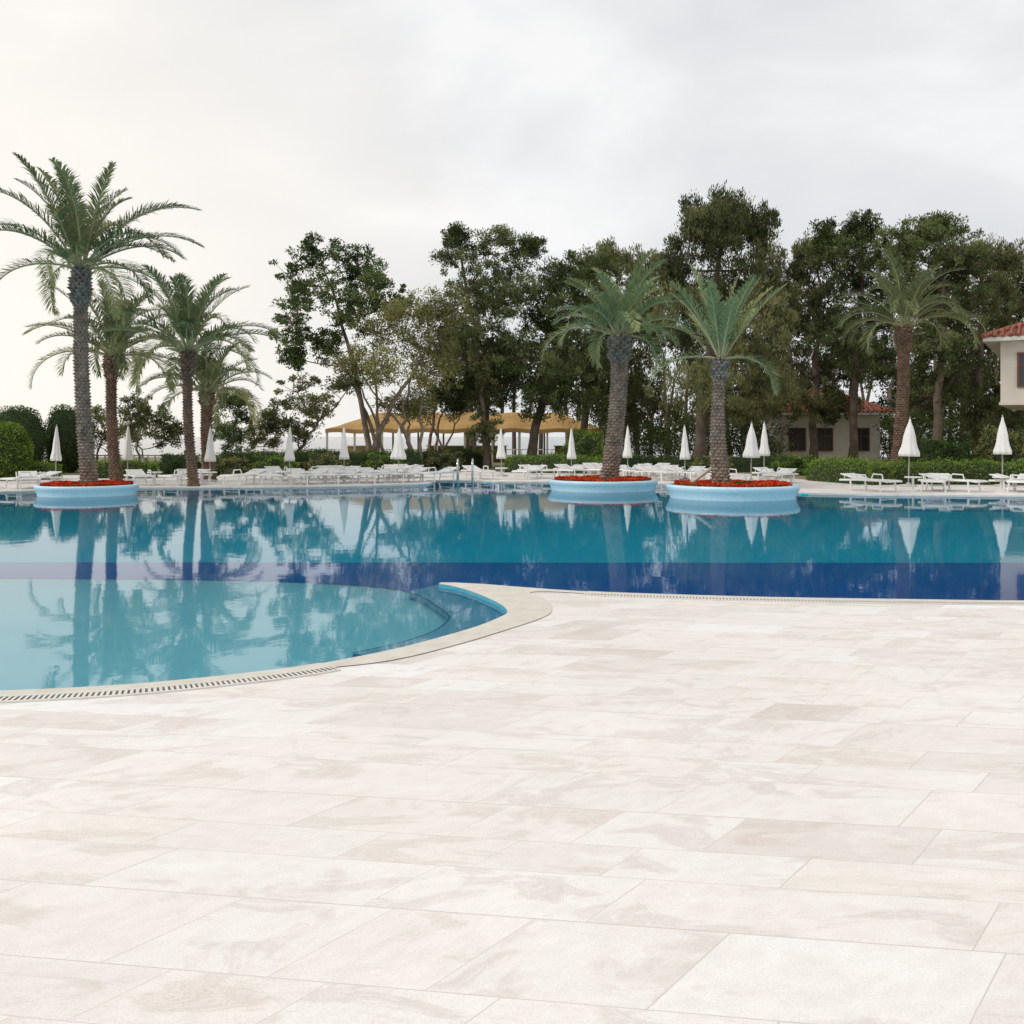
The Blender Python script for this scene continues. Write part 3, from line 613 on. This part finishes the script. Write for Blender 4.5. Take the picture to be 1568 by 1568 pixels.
# ---------------------------------------------------------------- beach pavilion
M_roof=mat('canvas_roof',(.46,.28,.09),(.34,.20,.065),.7,.9); M_post=mat('pavilion_post',(.55,.50,.42))
pv=empty('beach_pavilion'); d=63; x0,x1=X(498,d),X(925,d)
g=MB(); e=2.2; pk=3.25; n=40
xs=np.linspace(x0,x1,n+1); V=[];f=[]
for x in xs:
    s=min(1,(x-x0)/2.6,(x1-x)/2.6); zz=e+(pk-e)*s+.06*math.sin((x-x0)*2.2); sag=e-.03+.05*math.sin((x-x0)*2.2)
    V+=[(x,d,sag-.26),(x,d,sag),(x,d+3,zz),(x,d+6,sag)]
for i in range(n):
    for j in range(3): f.append((4*i+j,4*i+4+j,4*i+5+j,4*i+1+j))
g.add(V,f,0)
g.finish('roof',[M_roof],parent=pv)
g=MB()
for i in range(11):
    for yy in (d+.1,d+5.9): g.box((x0+.1+i*(x1-x0-.2)/10,yy,1.06),(.12,.12,2.14))
g.finish('posts',[M_post],parent=pv)
g=MB()
for i in range(6):
    if i in (1,4): continue
    a=x0+.3+i*(x1-x0-.4)/6; g.box((a+1.3,d+4.5,.5),(2.5,.25,1.0)); g.box((a+1.3,d+4.5,1.03),(2.7,.4,.06),1)
g.finish('counter_walls',[mat('ochre_wall',(.50,.38,.20),(.42,.31,.16),1),M_white],parent=pv)
g=MB()
for i in range(60): g.box((x0-6+i*.55,72,.35),(.06,.05,.8))
for z in(.3,.72): g.box((x0-6+16.2,72.06,z),(33,.04,.07))
g.finish('beach_fence',[M_white])
g=MB()
for i in range(26): g.box((X(150,48)+i*.35,48,.4),(.06,.05,.8))
for z in(.2,.75): g.box((X(150,48)+4.4,48.06,z),(9.2,.04,.06))
g.finish('garden_fence',[mat('grey_wood',(.42,.40,.36))])

# ---------------------------------------------------------------- buildings
def rooftile():
    m,nt,o=newmat('clay_roof_tiles'); L=nt.links.new; tc=N(nt,'ShaderNodeTexCoord')
    wv=N(nt,'ShaderNodeTexWave'); wv.inputs['Scale'].default_value=1.6; wv.inputs['Distortion'].default_value=.3; L(tc.outputs['Object'],wv.inputs['Vector'])
    no=N(nt,'ShaderNodeTexNoise'); no.inputs['Scale'].default_value=5; L(tc.outputs['Object'],no.inputs['Vector'])
    r=ramp(nt,[(.3,(.20,.06,.04)),(.7,(.42,.15,.09))]); L(no.outputs['Fac'],r.inputs[0])
    b=N(nt,'ShaderNodeBsdfPrincipled'); b.inputs['Roughness'].default_value=.8; L(r.outputs[0],b.inputs['Base Color'])
    bp=N(nt,'ShaderNodeBump'); bp.inputs['Distance'].default_value=.08; L(wv.outputs['Fac'],bp.inputs['Height']); L(bp.outputs[0],b.inputs['Normal']); L(b.outputs[0],o.inputs[0]); return m
M_rt=rooftile(); M_st=mat('cream_stucco',(.72,.66,.56),(.65,.59,.50),1.2,.9,.2,30); M_br=mat('brown_wood',(.16,.06,.035),rough=.5)
M_gl=mat('window_glass',(.04,.05,.06),rough=.08); M_eave=mat('eave_white',(.65,.62,.56))
def hiproof(g,x0,x1,y0,y1,z,h,ov,mi=0,me=1):
    x0-=ov;x1+=ov;y0-=ov;y1+=ov; hw=(y1-y0)/2
    g.add([(x0,y0,z),(x1,y0,z),(x1,y1,z),(x0,y1,z),(x0+hw,y0+hw,z+h),(x1-hw,y0+hw,z+h)],[(0,1,5,4),(1,2,5),(2,3,4,5),(3,0,4)],mi)
    g.box(((x0+x1)/2,(y0+y1)/2,z-.09),(x1-x0-.02,y1-y0-.02,.16),me)
    n=int((x1-x0)/.28)
    for i in range(n):
        x=x0+.14+i*.28; top=min(1,min(x-x0,x1-x)/hw); g.tube([(x,y0-.03,z+.03),(x,y0+hw*top,z+.03+h*top)],.075,6,mi)
    g.tube([(x0,y0,z+.03),(x0+hw,y0+hw,z+h+.05),(x1-hw,y0+hw,z+h+.05),(x1,y0,z+.03)],.11,8,mi)
def window(g,xc,y,zc,w_,h_,yf=-1):
    g.box((xc,y+.03*yf*-1,zc),(w_,.08,h_),1)
    for s in(-1,1):
        g.box((xc+s*(w_/2+.04),y+.02*yf,zc),(.09,.12,h_+.17),0)
        g.box((xc,y+.02*yf,zc+s*(h_/2+.043)),(w_-.005,.11,.085),0)
    g.box((xc,y+.015*yf,zc),(.06,.09,h_-.005),0); g.box((xc,y+.017*yf,zc+.15*h_),(w_-.004,.07,.05),0)
# villa: local frame, front-left corner at the origin, turned toward the pool
vb=empty('villa_building'); vb.location=(X(1532,39),39,0); vb.rotation_euler=(0,0,math.radians(-30))
g=MB(); g.box((5.5,4.5,4.3),(11,9,2.5)); g.box((6.1,5.0,1.52),(9.3,7.8,3.06)); g.box((5.5,4.5,3.0),(11.1,9.1,.12))
g.finish('walls',[M_st],parent=vb)
g=MB(); hiproof(g,0,11,0,9,5.62,2.0,.6); g.finish('roof',[M_rt,M_eave],parent=vb)
g=MB()
for xc in (1.25,4.3,7.4): window(g,xc,0,4.32,1.15,1.2)
for xc in (3.2,6.4): window(g,xc,1.1,1.5,1.4,1.7)
g.finish('windows',[M_br,M_gl],parent=vb)
sh=empty('garden_house'); g=MB(); g.box((19.9,64,1.5),(6.4,5,3.04)); g.finish('walls',[M_st],parent=sh)
g=MB(); hiproof(g,16.7,23.1,61.5,66.5,3.2,1.5,.6); g.finish('roof',[M_rt,M_eave],parent=sh)
g=MB()
for xc in (17.9,19.6,21.9): window(g,xc,61.5,1.5,.9,1.3)
g.finish('windows',[M_br,M_gl],parent=sh)
